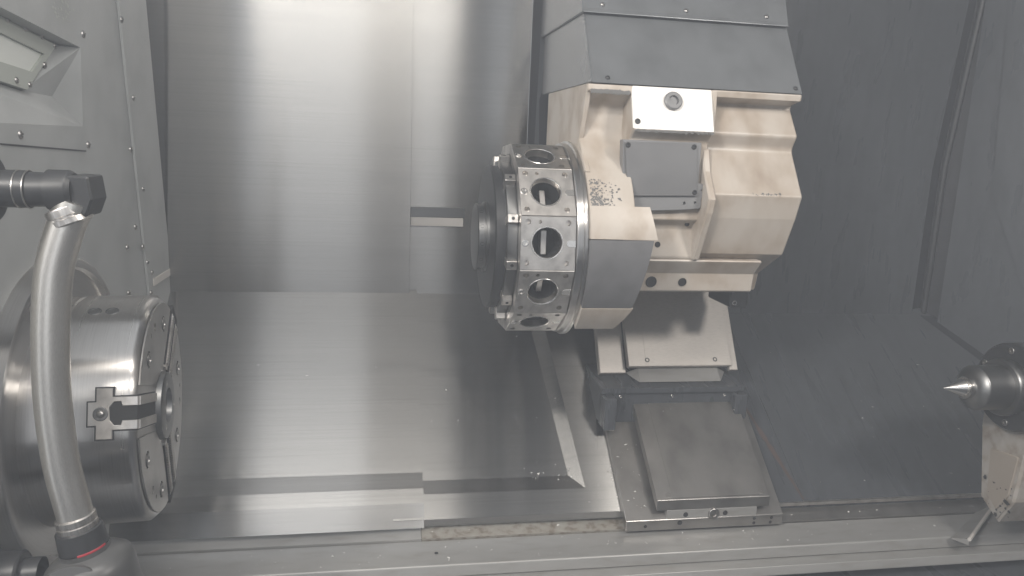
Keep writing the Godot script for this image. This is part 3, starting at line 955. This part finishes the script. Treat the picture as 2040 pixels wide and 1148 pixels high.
func turret_housing() -> void:
	var t := thing("turret_housing", "cream painted cast turret housing, stained brown and chipped at its edges", "turret housing", Vector3(0.62, 1.39, -1.6))
	var s := Shape.new()
	# right: long stepped block
	var D := [Vector2(-1.467, 1.8215), Vector2(-1.469, 1.808), Vector2(-1.513, 1.799), Vector2(-1.468, 1.737), Vector2(-1.486, 1.709), Vector2(-1.424, 1.616), Vector2(-1.440, 1.568), Vector2(-1.476, 1.489), Vector2(-1.572, 1.431), Vector2(-1.582, 1.391), Vector2(-1.82, 1.391), Vector2(-1.82, 1.8215)]
	prism_x(s, fillet(D, [0.003, 0.002, 0.008, 0.010, 0.018, 0.007, 0.03, 0.006, 0.01, 0.004, 0, 0], 5), 0.652, 0.85, 0.004)
	part(t, "right_block", s, M.cream, 32)
	s = Shape.new()
	prism_x(s, fillet([Vector2(-1.467, 1.8205), Vector2(-1.4635, 1.738), Vector2(-1.50, 1.735), Vector2(-1.53, 1.8205)], 0.002, 2), 0.6485, 0.664, 0.002)
	part(t, "recess_rib", s, M.cream, 32)
	# rib where the two blocks meet
	s = Shape.new()
	prism_x(s, fillet([Vector2(-1.463, 1.705), Vector2(-1.446, 1.66), Vector2(-1.409, 1.607), Vector2(-1.417, 1.578), Vector2(-1.466, 1.477), Vector2(-1.51, 1.46), Vector2(-1.55, 1.70)], 0.004, 2), 0.640, 0.656, 0.003)
	part(t, "joint_rib", s, M.cream, 32)
	# middle: top block, plate seat, sloping belly
	s = Shape.new()
	var C := [Vector2(-1.467, 1.8205), Vector2(-1.437, 1.737), Vector2(-1.462, 1.718), Vector2(-1.4595, 1.56), Vector2(-1.484, 1.545), Vector2(-1.474, 1.48), Vector2(-1.502, 1.445), Vector2(-1.52, 1.402), Vector2(-1.82, 1.40), Vector2(-1.82, 1.8205)]
	prism_x(s, fillet(C, [0.003, 0.004, 0.01, 0.006, 0.012, 0.01, 0.01, 0, 0, 0], 4), 0.484, 0.6515, 0.003)
	part(t, "middle_block", s, M.cream, 32)
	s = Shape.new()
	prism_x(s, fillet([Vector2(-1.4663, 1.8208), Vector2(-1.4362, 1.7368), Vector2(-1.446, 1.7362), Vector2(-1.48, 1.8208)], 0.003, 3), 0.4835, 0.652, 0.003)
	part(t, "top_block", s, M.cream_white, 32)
	# bottom beam
	s = Shape.new()
	prism_x(s, fillet([Vector2(-1.4685, 1.476), Vector2(-1.501, 1.442), Vector2(-1.507, 1.4035), Vector2(-1.512, 1.400), Vector2(-1.8, 1.400), Vector2(-1.8, 1.476)], [0.005, 0.006, 0.003, 0.003, 0, 0], 3), 0.534, 0.803, 0.004)
	var beam := part(t, "bottom_beam", s, M.cream, 32)
	var slope := Vector3(0, -0.53, 0.85).normalized()
	for q in [[0.568, 0.0105], [0.638, 0.008]]:
		put_mesh(beam, "drain_hole", ring_mesh, M.hole, Vector3(q[0], 1.4225, -1.5030), Vector3(0, -0.148, 0.989), q[1])
	# left: scoop running down onto the drum behind the disc
	s = Shape.new()
	var S := [Vector2(-1.467, 1.8205), Vector2(-1.466, 1.808), Vector2(-1.515, 1.782), Vector2(-1.515, 1.72), Vector2(-1.478, 1.683)]
	var Sr := [0.003, 0.006, 0.018, 0.05, 0.03]
	for v in arc(0.2165, 42, 7, 10):
		S.append(v)
		Sr.append(0.0)
	S.append_array([Vector2(-1.82, TC.y + 0.026), Vector2(-1.82, 1.8205)])
	Sr.append_array([0.0, 0.0])
	prism_x(s, fillet(S, Sr, 6), 0.3945, 0.486, 0.002)
	var scoop := part(t, "scoop", s, M.cream, 40)
	s = Shape.new()
	var R := [Vector2(-1.82, 1.8205), Vector2(-1.467, 1.8205), Vector2(-1.481, 1.782)]
	R.append_array(arc(0.2185, 67, 44, 6))
	R.append(Vector2(-1.6, 1.6))
	R.append(Vector2(-1.82, 1.6))
	prism_x(s, R, 0.3935, 0.404, 0.002)
	part(scoop, "left_rim", s, M.cream, 25)
	# lower tongue of cream that reaches right under the plate seat
	s = Shape.new()
	cyl_patch(s, TC, 0.18, 0.2188, 24, 7, 0.395, 0.515, 0.530, 8)
	part(scoop, "tongue", s, M.cream, 40)
	# guard under the disc
	s = Shape.new()
	cyl_patch(s, TC, 0.18, 0.2195, 6.6, -31.8, 0.394, 0.522, 0.497, 20)
	part(t, "guard", s, M.shroud, 40)
	s = Shape.new()
	cyl_patch(s, TC, 0.18, 0.2205, -32, -50, 0.394, 0.500, 0.476, 10)
	part(t, "guard_lip", s, M.cream, 40)
	s = Shape.new()
	lathe(s, [Vector2(0.394, 0.0), Vector2(0.394, 0.185), Vector2(0.47, 0.185), Vector2(0.47, 0)], Transform3D(Basis(), Vector3(0, TC.y, TC.x)), 64)
	part(t, "drum_housing", s, M.shroud)
	# plate seat and cover plate
	var zf := Transform3D(Basis(), Vector3(0, 0, -1.4655))
	s = Shape.new()
	plate(s, fillet([Vector2(0.474, 1.575), Vector2(0.60, 1.581), Vector2(0.640, 1.585), Vector2(0.640, 1.606), Vector2(0.652, 1.618), Vector2(0.648, 1.634), Vector2(0.630, 1.636), Vector2(0.630, 1.7165), Vector2(0.466, 1.7165)], [0.016, 0.01, 0.006, 0.006, 0.006, 0.006, 0.004, 0.003, 0.003], 4), [[Vector2(0.603, 1.595), 0.0036, 0.006], [Vector2(0.626, 1.597), 0.0028, 0.006], [Vector2(0.639, 1.622), 0.0026, 0.006]], zf, 0.021, 0.007, 0.0015)
	var seat := part(t, "plate_seat", s, M.flange)
	s = Shape.new()
	plate(s, fillet([Vector2(0.481, 1.607), Vector2(0.628, 1.611), Vector2(0.618, 1.7145), Vector2(0.468, 1.7125)], 0.003, 2), [], zf.translated_local(Vector3(0, 0, 0.0212)), 0.006, 0.02, 0.0008)
	var cp := part(t, "cover_plate", s, M.plate)
	for q in [[0.4745, 1.706], [0.611, 1.7075], [0.488, 1.6145], [0.6205, 1.618]]:
		put_mesh(cp, "socket_screw", socket_mesh, M.black, Vector3(q[0], q[1], -1.4385), Vector3(0, 0, 1), 0.0052, 0.3)
	put_mesh(seat, "socket_screw", socket_mesh, M.black, Vector3(0.491, 1.592, -1.4447), Vector3(0, 0, 1), 0.0058)
	# lifting plug and small screw on the top block
	var fn := Vector3(0, 0.34, 0.94).normalized()
	put_mesh(t, "lifting_plug", socket_mesh, M.plate, Vector3(0.566, 1.794, -1.4552), fn, 0.0185)
	put_mesh(t, "top_screw", socket_mesh, M.black, Vector3(0.4915, 1.752, -1.4408), fn, 0.0056)
	put_mesh(t, "belly_hole", ring_mesh, M.hole, Vector3(0.566, 1.506, -1.4772), Vector3(0, 0.1, 1), 0.0052)
	put_mesh(t, "belly_hole", ring_mesh, M.hole, Vector3(0.625, 1.550, -1.473), Vector3(0, -0.4, 0.9), 0.0045)
	# small dark bracket under the right of the beam
	s = Shape.new()
	box(s, Vector3(0.80, 1.345, -1.72), Vector3(0.845, 1.39, -1.60), 0.003)
	var br := part(t, "limit_bracket", s, M.black)
	put_mesh(br, "bracket_screw", socket_mesh, M.bright, Vector3(0.812, 1.356, -1.6005), Vector3(0, 0, 1), 0.006)
	chips(t)

func chips(t: Node3D) -> void:
	var rng := RandomNumberGenerator.new()
	rng.seed = 77
	var s := Shape.new()
	for k in 420:
		var a := deg_to_rad(clampf(rng.randfn(24.0, 7.0), 10.0, 39.0))
		var x := 0.398 + absf(rng.randfn(0.0, 0.024))
		if x > 0.475:
			continue
		var r := Vector3(0, sin(a), cos(a))
		chip(s, Vector3(x, TC.y, TC.x) + r * 0.2172, Vector3.RIGHT, Vector3(0, cos(a), -sin(a)), 0.0008 + 0.0022 * rng.randf() * rng.randf(), rng)
	for k in 220:                                             # along the upper edges of the scoop and the undercut of the top block
		var f := rng.randf()
		chip(s, Vector3(lerpf(0.402, 0.480, f), 1.8085 - 0.004 * rng.randf(), -1.4655 + 0.001), Vector3.RIGHT, Vector3(0, 1, 0.1), 0.0012 + 0.002 * rng.randf(), rng)
		chip(s, Vector3(lerpf(0.486, 0.648, rng.randf()), 1.7335 + 0.0035 * rng.randf(), -1.4372), Vector3.RIGHT, Vector3(0, 0.8, -0.6), 0.001 + 0.002 * rng.randf(), rng)
	for k in 40:
		chip(s, Vector3(lerpf(0.735, 0.80, rng.randf()), 1.618 + rng.randfn(0, 0.002), -1.4255), Vector3.RIGHT, Vector3(0, 0.8, -0.5), 0.0006 + 0.0012 * rng.randf(), rng)
	part(t, "paint_chips", s, mat("bare iron", lin(0.13, 0.128, 0.125), 0.5)).set_meta("kind", "stuff")

func chip(s: Shape, at: Vector3, u: Vector3, v: Vector3, r: float, rng: RandomNumberGenerator) -> void:
	var n := rng.randi_range(5, 8)
	var pts := []
	for i in n:
		var w := TAU * i / n
		pts.append(at + (u * cos(w) * 1.2 + v * sin(w)) * r * rng.randf_range(0.55, 1.5))
	for i in n:
		s.tri(at + u.cross(v).normalized() * 0.0004, pts[i], pts[(i + 1) % n])

func turret_cover() -> void:
	var t := thing("turret_cover", "blue grey sheet metal cover rising above the turret housing", "cover", Vector3(0.62, 1.824, -1.7))
	var s := Shape.new()
	prism_x(s, [Vector2(-1.472, 1.8235), Vector2(-1.5675, 1.972), Vector2(-1.95, 1.972), Vector2(-1.95, 1.8235)], 0.4035, 0.852, 0.002)
	var a := part(t, "lower_sheet", s, M.cover)
	s = Shape.new()
	prism_x(s, fillet([Vector2(-1.551, 1.966), Vector2(-1.556, 1.975), Vector2(-1.70, 2.33), Vector2(-1.97, 2.33), Vector2(-1.97, 1.966)], [0.002, 0.004, 0, 0, 0]), 0.398, 0.850, 0.002)
	var b := part(t, "upper_sheet", s, M.cover)
	var n1 := Vector3(0, 0.54, 0.84)
	for x in [0.437, 0.838]:
		put_mesh(a, "button_screw", dome_mesh, M.black, Vector3(x, 1.834, -1.4788), n1, 0.005)
	var n2 := Vector3(0, 0.38, 0.925)
	for x in [0.44, 0.62, 0.80]:
		put_mesh(b, "button_screw", dome_mesh, M.screw, Vector3(x, 1.984, -1.5598), n2, 0.005)

func cross_slide() -> void:
	var t := thing("cross_slide", "grey steel slide on the slope under the turret, with T shaped end", "machine slide", bed(0.71, 0.55))
	var f := Transform3D(Basis(Vector3.RIGHT, Vector3.UP, DOWN_BED), bed(0, 0.37, 0.002))
	var s := Shape.new()
	var L := 0.319
	var front := Vector3(0, 0, 1)
	extrude(s, fillet([Vector2(0.535, 0.0), Vector2(0.909, 0.0), Vector2(0.909, 0.026), Vector2(0.535, 0.026)], 0.002, 1), f, L, 0.002)
	var base := part(t, "base_plate", s, M.block)
	s = Shape.new()
	extrude(s, [Vector2(0.628, 0.0262), Vector2(0.842, 0.0262), Vector2(0.842, 0.047), Vector2(0.628, 0.047)], f, L - 0.0005, 0.0005)
	var neck := part(t, "neck", s, M.rail)
	s = Shape.new()
	extrude(s, fillet([Vector2(0.603, 0.0472), Vector2(0.871, 0.0472), Vector2(0.871, 0.072), Vector2(0.603, 0.072)], 0.0018, 2), f, L, 0.0015)
	var top := part(t, "top_plate", s, M.block)
	s = Shape.new()
	extrude(s, [Vector2(0.64, 0.0721), Vector2(0.846, 0.0721), Vector2(0.846, 0.0732), Vector2(0.64, 0.0732)], f, L - 0.004, 0.0)
	part(top, "cover_sheet", s, M.block)
	for q in [[0.632, L - 0.012], [0.852, L - 0.012]]:
		put_mesh(top, "countersunk_screw", ring_mesh, M.block, f * Vector3(q[0], 0.0722, q[1]), UP_BED, 0.0055)
	put_mesh(neck, "grease_port", socket_mesh, M.screw, f * Vector3(0.738, 0.036, L - 0.0005), front, 0.0125)
	for q in [[0.672, 0.036], [0.660, 0.017], [0.766, 0.036]]:
		put_mesh(neck, "end_hole", ring_mesh, M.hole, f * Vector3(q[0], q[1], L), front, 0.0048)
	for q in [[0.838, 0.019], [0.838, 0.008], [0.880, 0.019], [0.878, 0.008], [0.58, 0.012]]:
		put_mesh(base, "end_screw", ring_mesh, M.hole, f * Vector3(q[0], q[1], L), front, 0.0032)
	# wiper bracket across the upper end
	s = Shape.new()
	prism_x(s, fillet([Vector2(-1.80, 1.05), Vector2(-1.652, 1.05), Vector2(-1.652, 1.124), Vector2(-1.645, 1.124), Vector2(-1.645, 1.137), Vector2(-1.80, 1.150)], [0, 0, 0.001, 0.001, 0.002, 0], 2), 0.520, 0.884, 0.002)
	var br := part(t, "wiper_bracket", s, M.paint)
	s = Shape.new()
	box(s, Vector3(0.520, 1.045, -1.66), Vector3(0.548, 1.122, -1.61), 0.002)
	part(br, "side_cheek", s, M.paint)
	s = Shape.new()
	box(s, Vector3(0.852, 1.06, -1.66), Vector3(0.884, 1.122, -1.625), 0.002)
	part(br, "side_cheek", s, M.paint)
	for x in [0.57, 0.70, 0.835]:
		put_mesh(br, "bright_screw", socket_mesh, M.bright, Vector3(x, 1.114, -1.652), Vector3(0, 0, 1), 0.0036)
	# upper plate rising under the turret
	var e := 1.02                                             # slope of the plate
	var d := Vector3(0, sin(e), -cos(e))
	var n := Vector3(0, cos(e), sin(e))
	var pf := Transform3D(Basis(Vector3.RIGHT, d, n), Vector3(0, 1.1665, -1.712))
	s = Shape.new()
	plate(s, rect(0.601, 0.0, 0.870, 0.30), [], pf, 0.016, 0.05, 0.0012)
	var up := part(t, "upper_plate", s, M.slide)
	s = Shape.new()
	extrude(s, rect(0.646, 0.003, 0.869, 0.298), pf.translated_local(Vector3(0, 0, 0.0161)), 0.0006, 0.0)
	part(up, "cover_sheet", s, M.slide)
	for x in [0.650, 0.828]:
		put_mesh(up, "socket_screw", socket_mesh, M.black, pf * Vector3(x, 0.016, 0.0155), n, 0.0058)
	s = Shape.new()
	extrude(s, rect(0.534, -0.010, 0.6005, 0.32), pf.translated_local(Vector3(0, 0, -0.03)), 0.022, 0.0015)
	part(t, "side_way", s, M.slide)
	s = Shape.new()
	extrude(s, rect(0.8705, -0.008, 0.893, 0.32), pf.translated_local(Vector3(0, 0, -0.012)), 0.014, 0.0015)
	part(t, "side_way", s, M.slide)
	# wedge between plate and bracket
	s = Shape.new()
	var q := [Vector3(0.630, 1.1655, -1.7135), Vector3(0.838, 1.1655, -1.7135), Vector3(0.832, 1.143, -1.672), Vector3(0.622, 1.143, -1.672)]
	s.quad(q[3], q[2], q[1], q[0])
	s.tri(q[2], Vector3(0.868, 1.149, -1.73), q[1])
	s.tri(q[3], q[0], Vector3(0.604, 1.149, -1.73))
	part(t, "wiper_wedge", s, M.rail, 10)

func tailstock() -> void:
	var ax := Transform3D(Basis(), Vector3(0, 1.245, -1.3))
	var t := thing("live_centre", "pointed steel live centre with a round grey body, facing left", "lathe centre", Vector3(1.2, 1.245, -1.3))
	var s := Shape.new()
	lathe(s, [Vector2(1.1330, 0.0), Vector2(1.1760, 0.0180)], ax, 40)
	lathe(s, [Vector2(1.1760, 0.0180), Vector2(1.1790, 0.0160), Vector2(1.1820, 0.0160)], ax, 40)
	part(t, "point", s, M.bright)
	s = Shape.new()
	lathe(s, [Vector2(1.1810, 0.0160), Vector2(1.1810, 0.0225), Vector2(1.1920, 0.0225)], ax, 40)
	part(t, "collar", s, M.bright)
	s = Shape.new()
	lathe(s, [Vector2(1.1910, 0.0185), Vector2(1.1910, 0.026), Vector2(1.1950, 0.036), Vector2(1.2020, 0.0445), Vector2(1.2060, 0.046), Vector2(1.2640, 0.046)], ax, 56)
	part(t, "body", s, M.steel_dark)
	t = thing("tailstock_quill", "dark round quill end with a bolted flange holding the pointed centre", "quill", Vector3(1.3, 1.245, -1.3))
	s = Shape.new()
	lathe(s, [Vector2(1.2610, 0.046), Vector2(1.2610, 0.0565), Vector2(1.2650, 0.059), Vector2(1.2740, 0.059), Vector2(1.2760, 0.056), Vector2(1.2890, 0.056)], ax, 56)
	part(t, "nose_ring", s, M.steel_dark)
	s = Shape.new()
	lathe(s, [Vector2(1.2870, 0.05), Vector2(1.2870, 0.088), Vector2(1.2920, 0.092), Vector2(1.3140, 0.092), Vector2(1.3150, 0.0)], ax, 72)
	var fl := part(t, "flange", s, M.black)
	for k in 6:
		var a := deg_to_rad(35.0 + 60.0 * k)
		put_mesh(fl, "flange_bolt", socket_mesh, M.screw, Vector3(1.287, 1.245 + sin(a) * 0.076, -1.3 + cos(a) * 0.076), Vector3.LEFT, 0.007)
	t = thing("tailstock", "chipped cream cast tailstock body at the right edge below the quill", "tailstock", Vector3(1.45, 0.9, -1.3))
	s = Shape.new()
	prism_x(s, fillet([Vector2(-1.385, 1.30), Vector2(-1.385, 1.135), Vector2(-1.355, 0.972), Vector2(-1.300, 0.938), Vector2(-1.268, 1.0), Vector2(-1.258, 1.13), Vector2(-1.22, 1.13), Vector2(-1.22, 1.30)], [0, 0.004, 0.003, 0.003, 0.004, 0.004, 0.0, 0.0], 2), 1.316, 1.9, 0.005)
	var worn := mat("worn cream paint", lin(0.37, 0.35, 0.325), 0.45)
	worn.albedo_texture = M.cream.albedo_texture
	worn.uv1_triplanar = true
	worn.uv1_scale = Vector3(6, 6, 6)
	part(t, "casting", s, worn, 30)
	s = Shape.new()
	prism_x(s, fillet([Vector2(-1.345, 1.09), Vector2(-1.335, 0.99), Vector2(-1.305, 0.965), Vector2(-1.28, 1.01), Vector2(-1.272, 1.10)], 0.004, 2), 1.312, 1.33, 0.0015)
	part(t, "side_panel", s, mat("brown stained paint", lin(0.30, 0.26, 0.22), 0.5), 30)
	var rng := RandomNumberGenerator.new()
	rng.seed = 12
	s = Shape.new()
	for k in 22:
		chip(s, Vector3(1.3115, rng.randf_range(0.955, 1.03), rng.randf_range(-1.35, -1.27)), Vector3(0, 0, 1), Vector3(0, 1, 0), 0.001 + 0.006 * rng.randf() * rng.randf(), rng)
	part(t, "paint_chips", s, M.black).set_meta("kind", "stuff")
	# folded guard on the gutter in front of the tailstock
	t = thing("corner_guard", "short folded sheet guard with a bright edge lying slantwise before the tailstock", "guard", Vector3(1.38, 0.86, -1.44))
	s = Shape.new()
	var a := Vector3(1.492, 0.862, -1.518)
	var b := Vector3(1.508, 0.864, -1.500)
	var c := Vector3(1.292, 0.864, -1.338)
	var d := Vector3(1.276, 0.862, -1.370)
	var h := Vector3(0, 0.014, 0)
	s.quad(d + h * 0.3, c + h, b + h, a + h * 0.3)
	s.quad(c, b, b + h, c + h)
	s.quad(d, c, c + h, d + h * 0.3)
	part(t, "sheet", s, M.rail, 10)
	s = Shape.new()
	tube(s, PackedVector3Array([b + h, c + h]), PackedFloat32Array([0.0042, 0.0042]), 8)
	part(t, "bright_edge", s, M.white_bar)

func probe_arm() -> void:
	var t := thing("tool_setting_arm", "bent satin steel tube arm in front of the chuck, black elbow at its top", "arm", Vector3(-0.39, 1.15, -1.0))
	var s := Shape.new()
	var path := curve([Vector3(-0.368, 1.609, -1.0), Vector3(-0.385, 1.566, -1.0), Vector3(-0.398, 1.522, -1.0), Vector3(-0.405, 1.471, -1.0), Vector3(-0.409, 1.419, -1.0), Vector3(-0.411, 1.366, -1.0), Vector3(-0.410, 1.319, -1.0), Vector3(-0.406, 1.263, -1.0), Vector3(-0.398, 1.214, -1.0), Vector3(-0.392, 1.180, -1.0)], 5)
	var radii := PackedFloat32Array()
	for p in path:
		radii.append(0.0218)
	tube(s, path, radii, 40)
	part(t, "tube", s, M.tube, 60)
	for q in [[Vector3(-0.3755, 1.590, -1.0), Vector3(-0.36, 0.93, 0)], [Vector3(-0.3935, 1.186, -1.0), Vector3(-0.19, 0.98, 0)]]:
		var ax: Vector3 = q[1].normalized()
		var fr := Transform3D(Basis(-ax if q[0].y > 1.4 else ax, Vector3(0, 0, 1).cross(-ax if q[0].y > 1.4 else ax), Vector3(0, 0, 1)), q[0])
		s = Shape.new()
		lathe(s, [Vector2(-0.012, 0.02), Vector2(-0.012, 0.0238), Vector2(-0.010, 0.0246), Vector2(-0.002, 0.0246), Vector2(-0.001, 0.0232), Vector2(0.001, 0.0232), Vector2(0.002, 0.0246), Vector2(0.008, 0.0246), Vector2(0.010, 0.0218)], fr, 48)
		part(t, "tube_collar", s, M.ground, 30)
	# elbow block
	s = Shape.new()
	extrude(s, fillet([Vector2(-0.376, 1.606), Vector2(-0.368, 1.602), Vector2(-0.352, 1.590), Vector2(-0.3435, 1.612), Vector2(-0.347, 1.640), Vector2(-0.372, 1.641)], [0.004, 0.002, 0.003, 0.003, 0.003, 0.004], 2), Transform3D(Basis(), Vector3(0, 0, -1.036)), 0.052, 0.0025)
	var elbow := part(t, "elbow_block", s, M.black)
	var ex := Transform3D(Basis(), Vector3(0, 1.622, -1.0))
	s = Shape.new()
	lathe(s, [Vector2(-0.396, 0.0205), Vector2(-0.396, 0.0245), Vector2(-0.373, 0.0245), Vector2(-0.371, 0.0235), Vector2(-0.367, 0.021), Vector2(-0.366, 0.0)], ex, 40)
	part(elbow, "elbow_sleeve", s, M.black)
	s = Shape.new()
	lathe(s, [Vector2(-0.60, 0.0225), Vector2(-0.417, 0.0225), Vector2(-0.4165, 0.021), Vector2(-0.392, 0.0205)], ex, 40)
	part(t, "pivot_bar", s, M.black)
	s = Shape.new()
	for x in [-0.429, -0.418]:
		lathe(s, [Vector2(x - 0.001, 0.0226), Vector2(x - 0.0006, 0.0234), Vector2(x + 0.0006, 0.0234), Vector2(x + 0.001, 0.0226)], ex, 40)
	part(t, "bar_ring", s, M.screw)
	s = Shape.new()
	lathe(s, [Vector2(-0.62, 0.044), Vector2(-0.462, 0.044), Vector2(-0.458, 0.040), Vector2(-0.458, 0.0)], ex, 48)
	part(t, "pivot_hub", s, M.black)
	put_mesh(t, "hub_bolt", socket_mesh, M.bright, Vector3(-0.457, 1.655, -0.985), Vector3.RIGHT, 0.008)
	# base at the lower end
	var down := Vector3(0.19, -0.98, 0).normalized()
	var bf := Transform3D(Basis(down, Vector3(0, 0, 1).cross(down), Vector3(0, 0, 1)), Vector3(-0.3935, 1.186, -1.0))
	s = Shape.new()
	lathe(s, [Vector2(0.008, 0.0235), Vector2(0.010, 0.0285), Vector2(0.036, 0.0305), Vector2(0.037, 0.0)], bf, 48)
	part(t, "black_collar", s, M.black)
	s = Shape.new()
	lathe(s, [Vector2(0.0345, 0.0304), Vector2(0.0350, 0.0309), Vector2(0.0372, 0.0311), Vector2(0.0378, 0.0306)], bf, 24, deg_to_rad(5), deg_to_rad(75))
	part(t, "red_ring", s, M.red)
	s = Shape.new()
	lathe(s, [Vector2(0.037, 0.0308), Vector2(0.044, 0.0306), Vector2(0.046, 0.034), Vector2(0.050, 0.043), Vector2(0.058, 0.053), Vector2(0.070, 0.0555), Vector2(0.13, 0.0565), Vector2(0.14, 0.0)], bf, 56)
	part(t, "base_housing", s, M.housing, 60)
	s = Shape.new()
	lathe(s, [Vector2(-0.55, 0.03), Vector2(-0.465, 0.03), Vector2(-0.462, 0.027), Vector2(-0.462, 0.02), Vector2(-0.44, 0.02)], Transform3D(Basis(), Vector3(0, 1.115, -1.0)), 40)
	part(t, "side_socket", s, M.black)
	s = Shape.new()
	lathe(s, [Vector2(0.04, 0.03), Vector2(0.05, 0.046), Vector2(0.053, 0.0465), Vector2(0.056, 0.045), Vector2(0.058, 0.0)], Transform3D(Basis(Vector3(0.1, 0.25, 1).normalized(), Vector3(0, 1, 0), Vector3(1, 0, 0)).orthonormalized(), Vector3(-0.392, 1.088, -1.0)), 48)
	part(t, "front_cap", s, M.housing, 50)

func swarf() -> void:
	var rng := RandomNumberGenerator.new()
	rng.seed = 91
	var s := Shape.new()
	var spots := []
	for k in 50:
		spots.append(bed(rng.randfn(0.40, 0.07), rng.randfn(0.575, 0.035), 0.004))
	for k in 18:
		spots.append(bed(rng.randf_range(0.12, 0.5), rng.randf_range(0.1, 0.62), 0.009))
	for k in 10:
		spots.append(bed(rng.randf_range(-0.4, 0.08), rng.randf_range(0.02, 0.5), 0.021))
	for k in 110:
		spots.append(Vector3(rng.randf_range(-0.5, 1.6), 0.8625, rng.randf_range(-1.47, -1.392)))
	for k in 30:
		spots.append(Vector3(rng.randf_range(0.0, 1.6), 0.876, rng.randf_range(-1.489, -1.485)))
	for k in 30:
		spots.append(bed(rng.randf_range(0.54, 0.60), rng.randf_range(0.42, 0.685), 0.0235))
	for k in 14:
		spots.append(bed(rng.randfn(0.528, 0.004), rng.randf_range(0.5, 0.66), 0.011))
	for k in 20:
		spots.append(Vector3(rng.randf_range(0.95, 1.6), 0, 0) + Vector3(0, 1.274, -2.05).lerp(Vector3(0, 0.901, -1.4995), rng.randf_range(0.3, 1.0)) + Vector3(0, 0.003, 0))
	for k in 10:
		spots.append(bed(rng.randf_range(0.55, 0.87), 0.415 + rng.randf() * 0.01, 0.067))
	for at in spots:
		var big := 0.0009 + 0.0026 * pow(rng.randf(), 3.0)
		var q := []
		for i in 4:
			q.append(at + Vector3(rng.randfn(), absf(rng.randfn()) * 0.6, rng.randfn()) * big)
		s.tri(q[0], q[1], q[2])
		s.tri(q[0], q[2], q[3])
		s.tri(q[0], q[3], q[1])
		s.tri(q[1], q[3], q[2])
	var o := solo("swarf", s, mat("pale swarf", lin(0.72, 0.71, 0.69), 0.4), "tiny bright metal chips scattered over the covers and gutter", "metal chips", "stuff", 5.0)
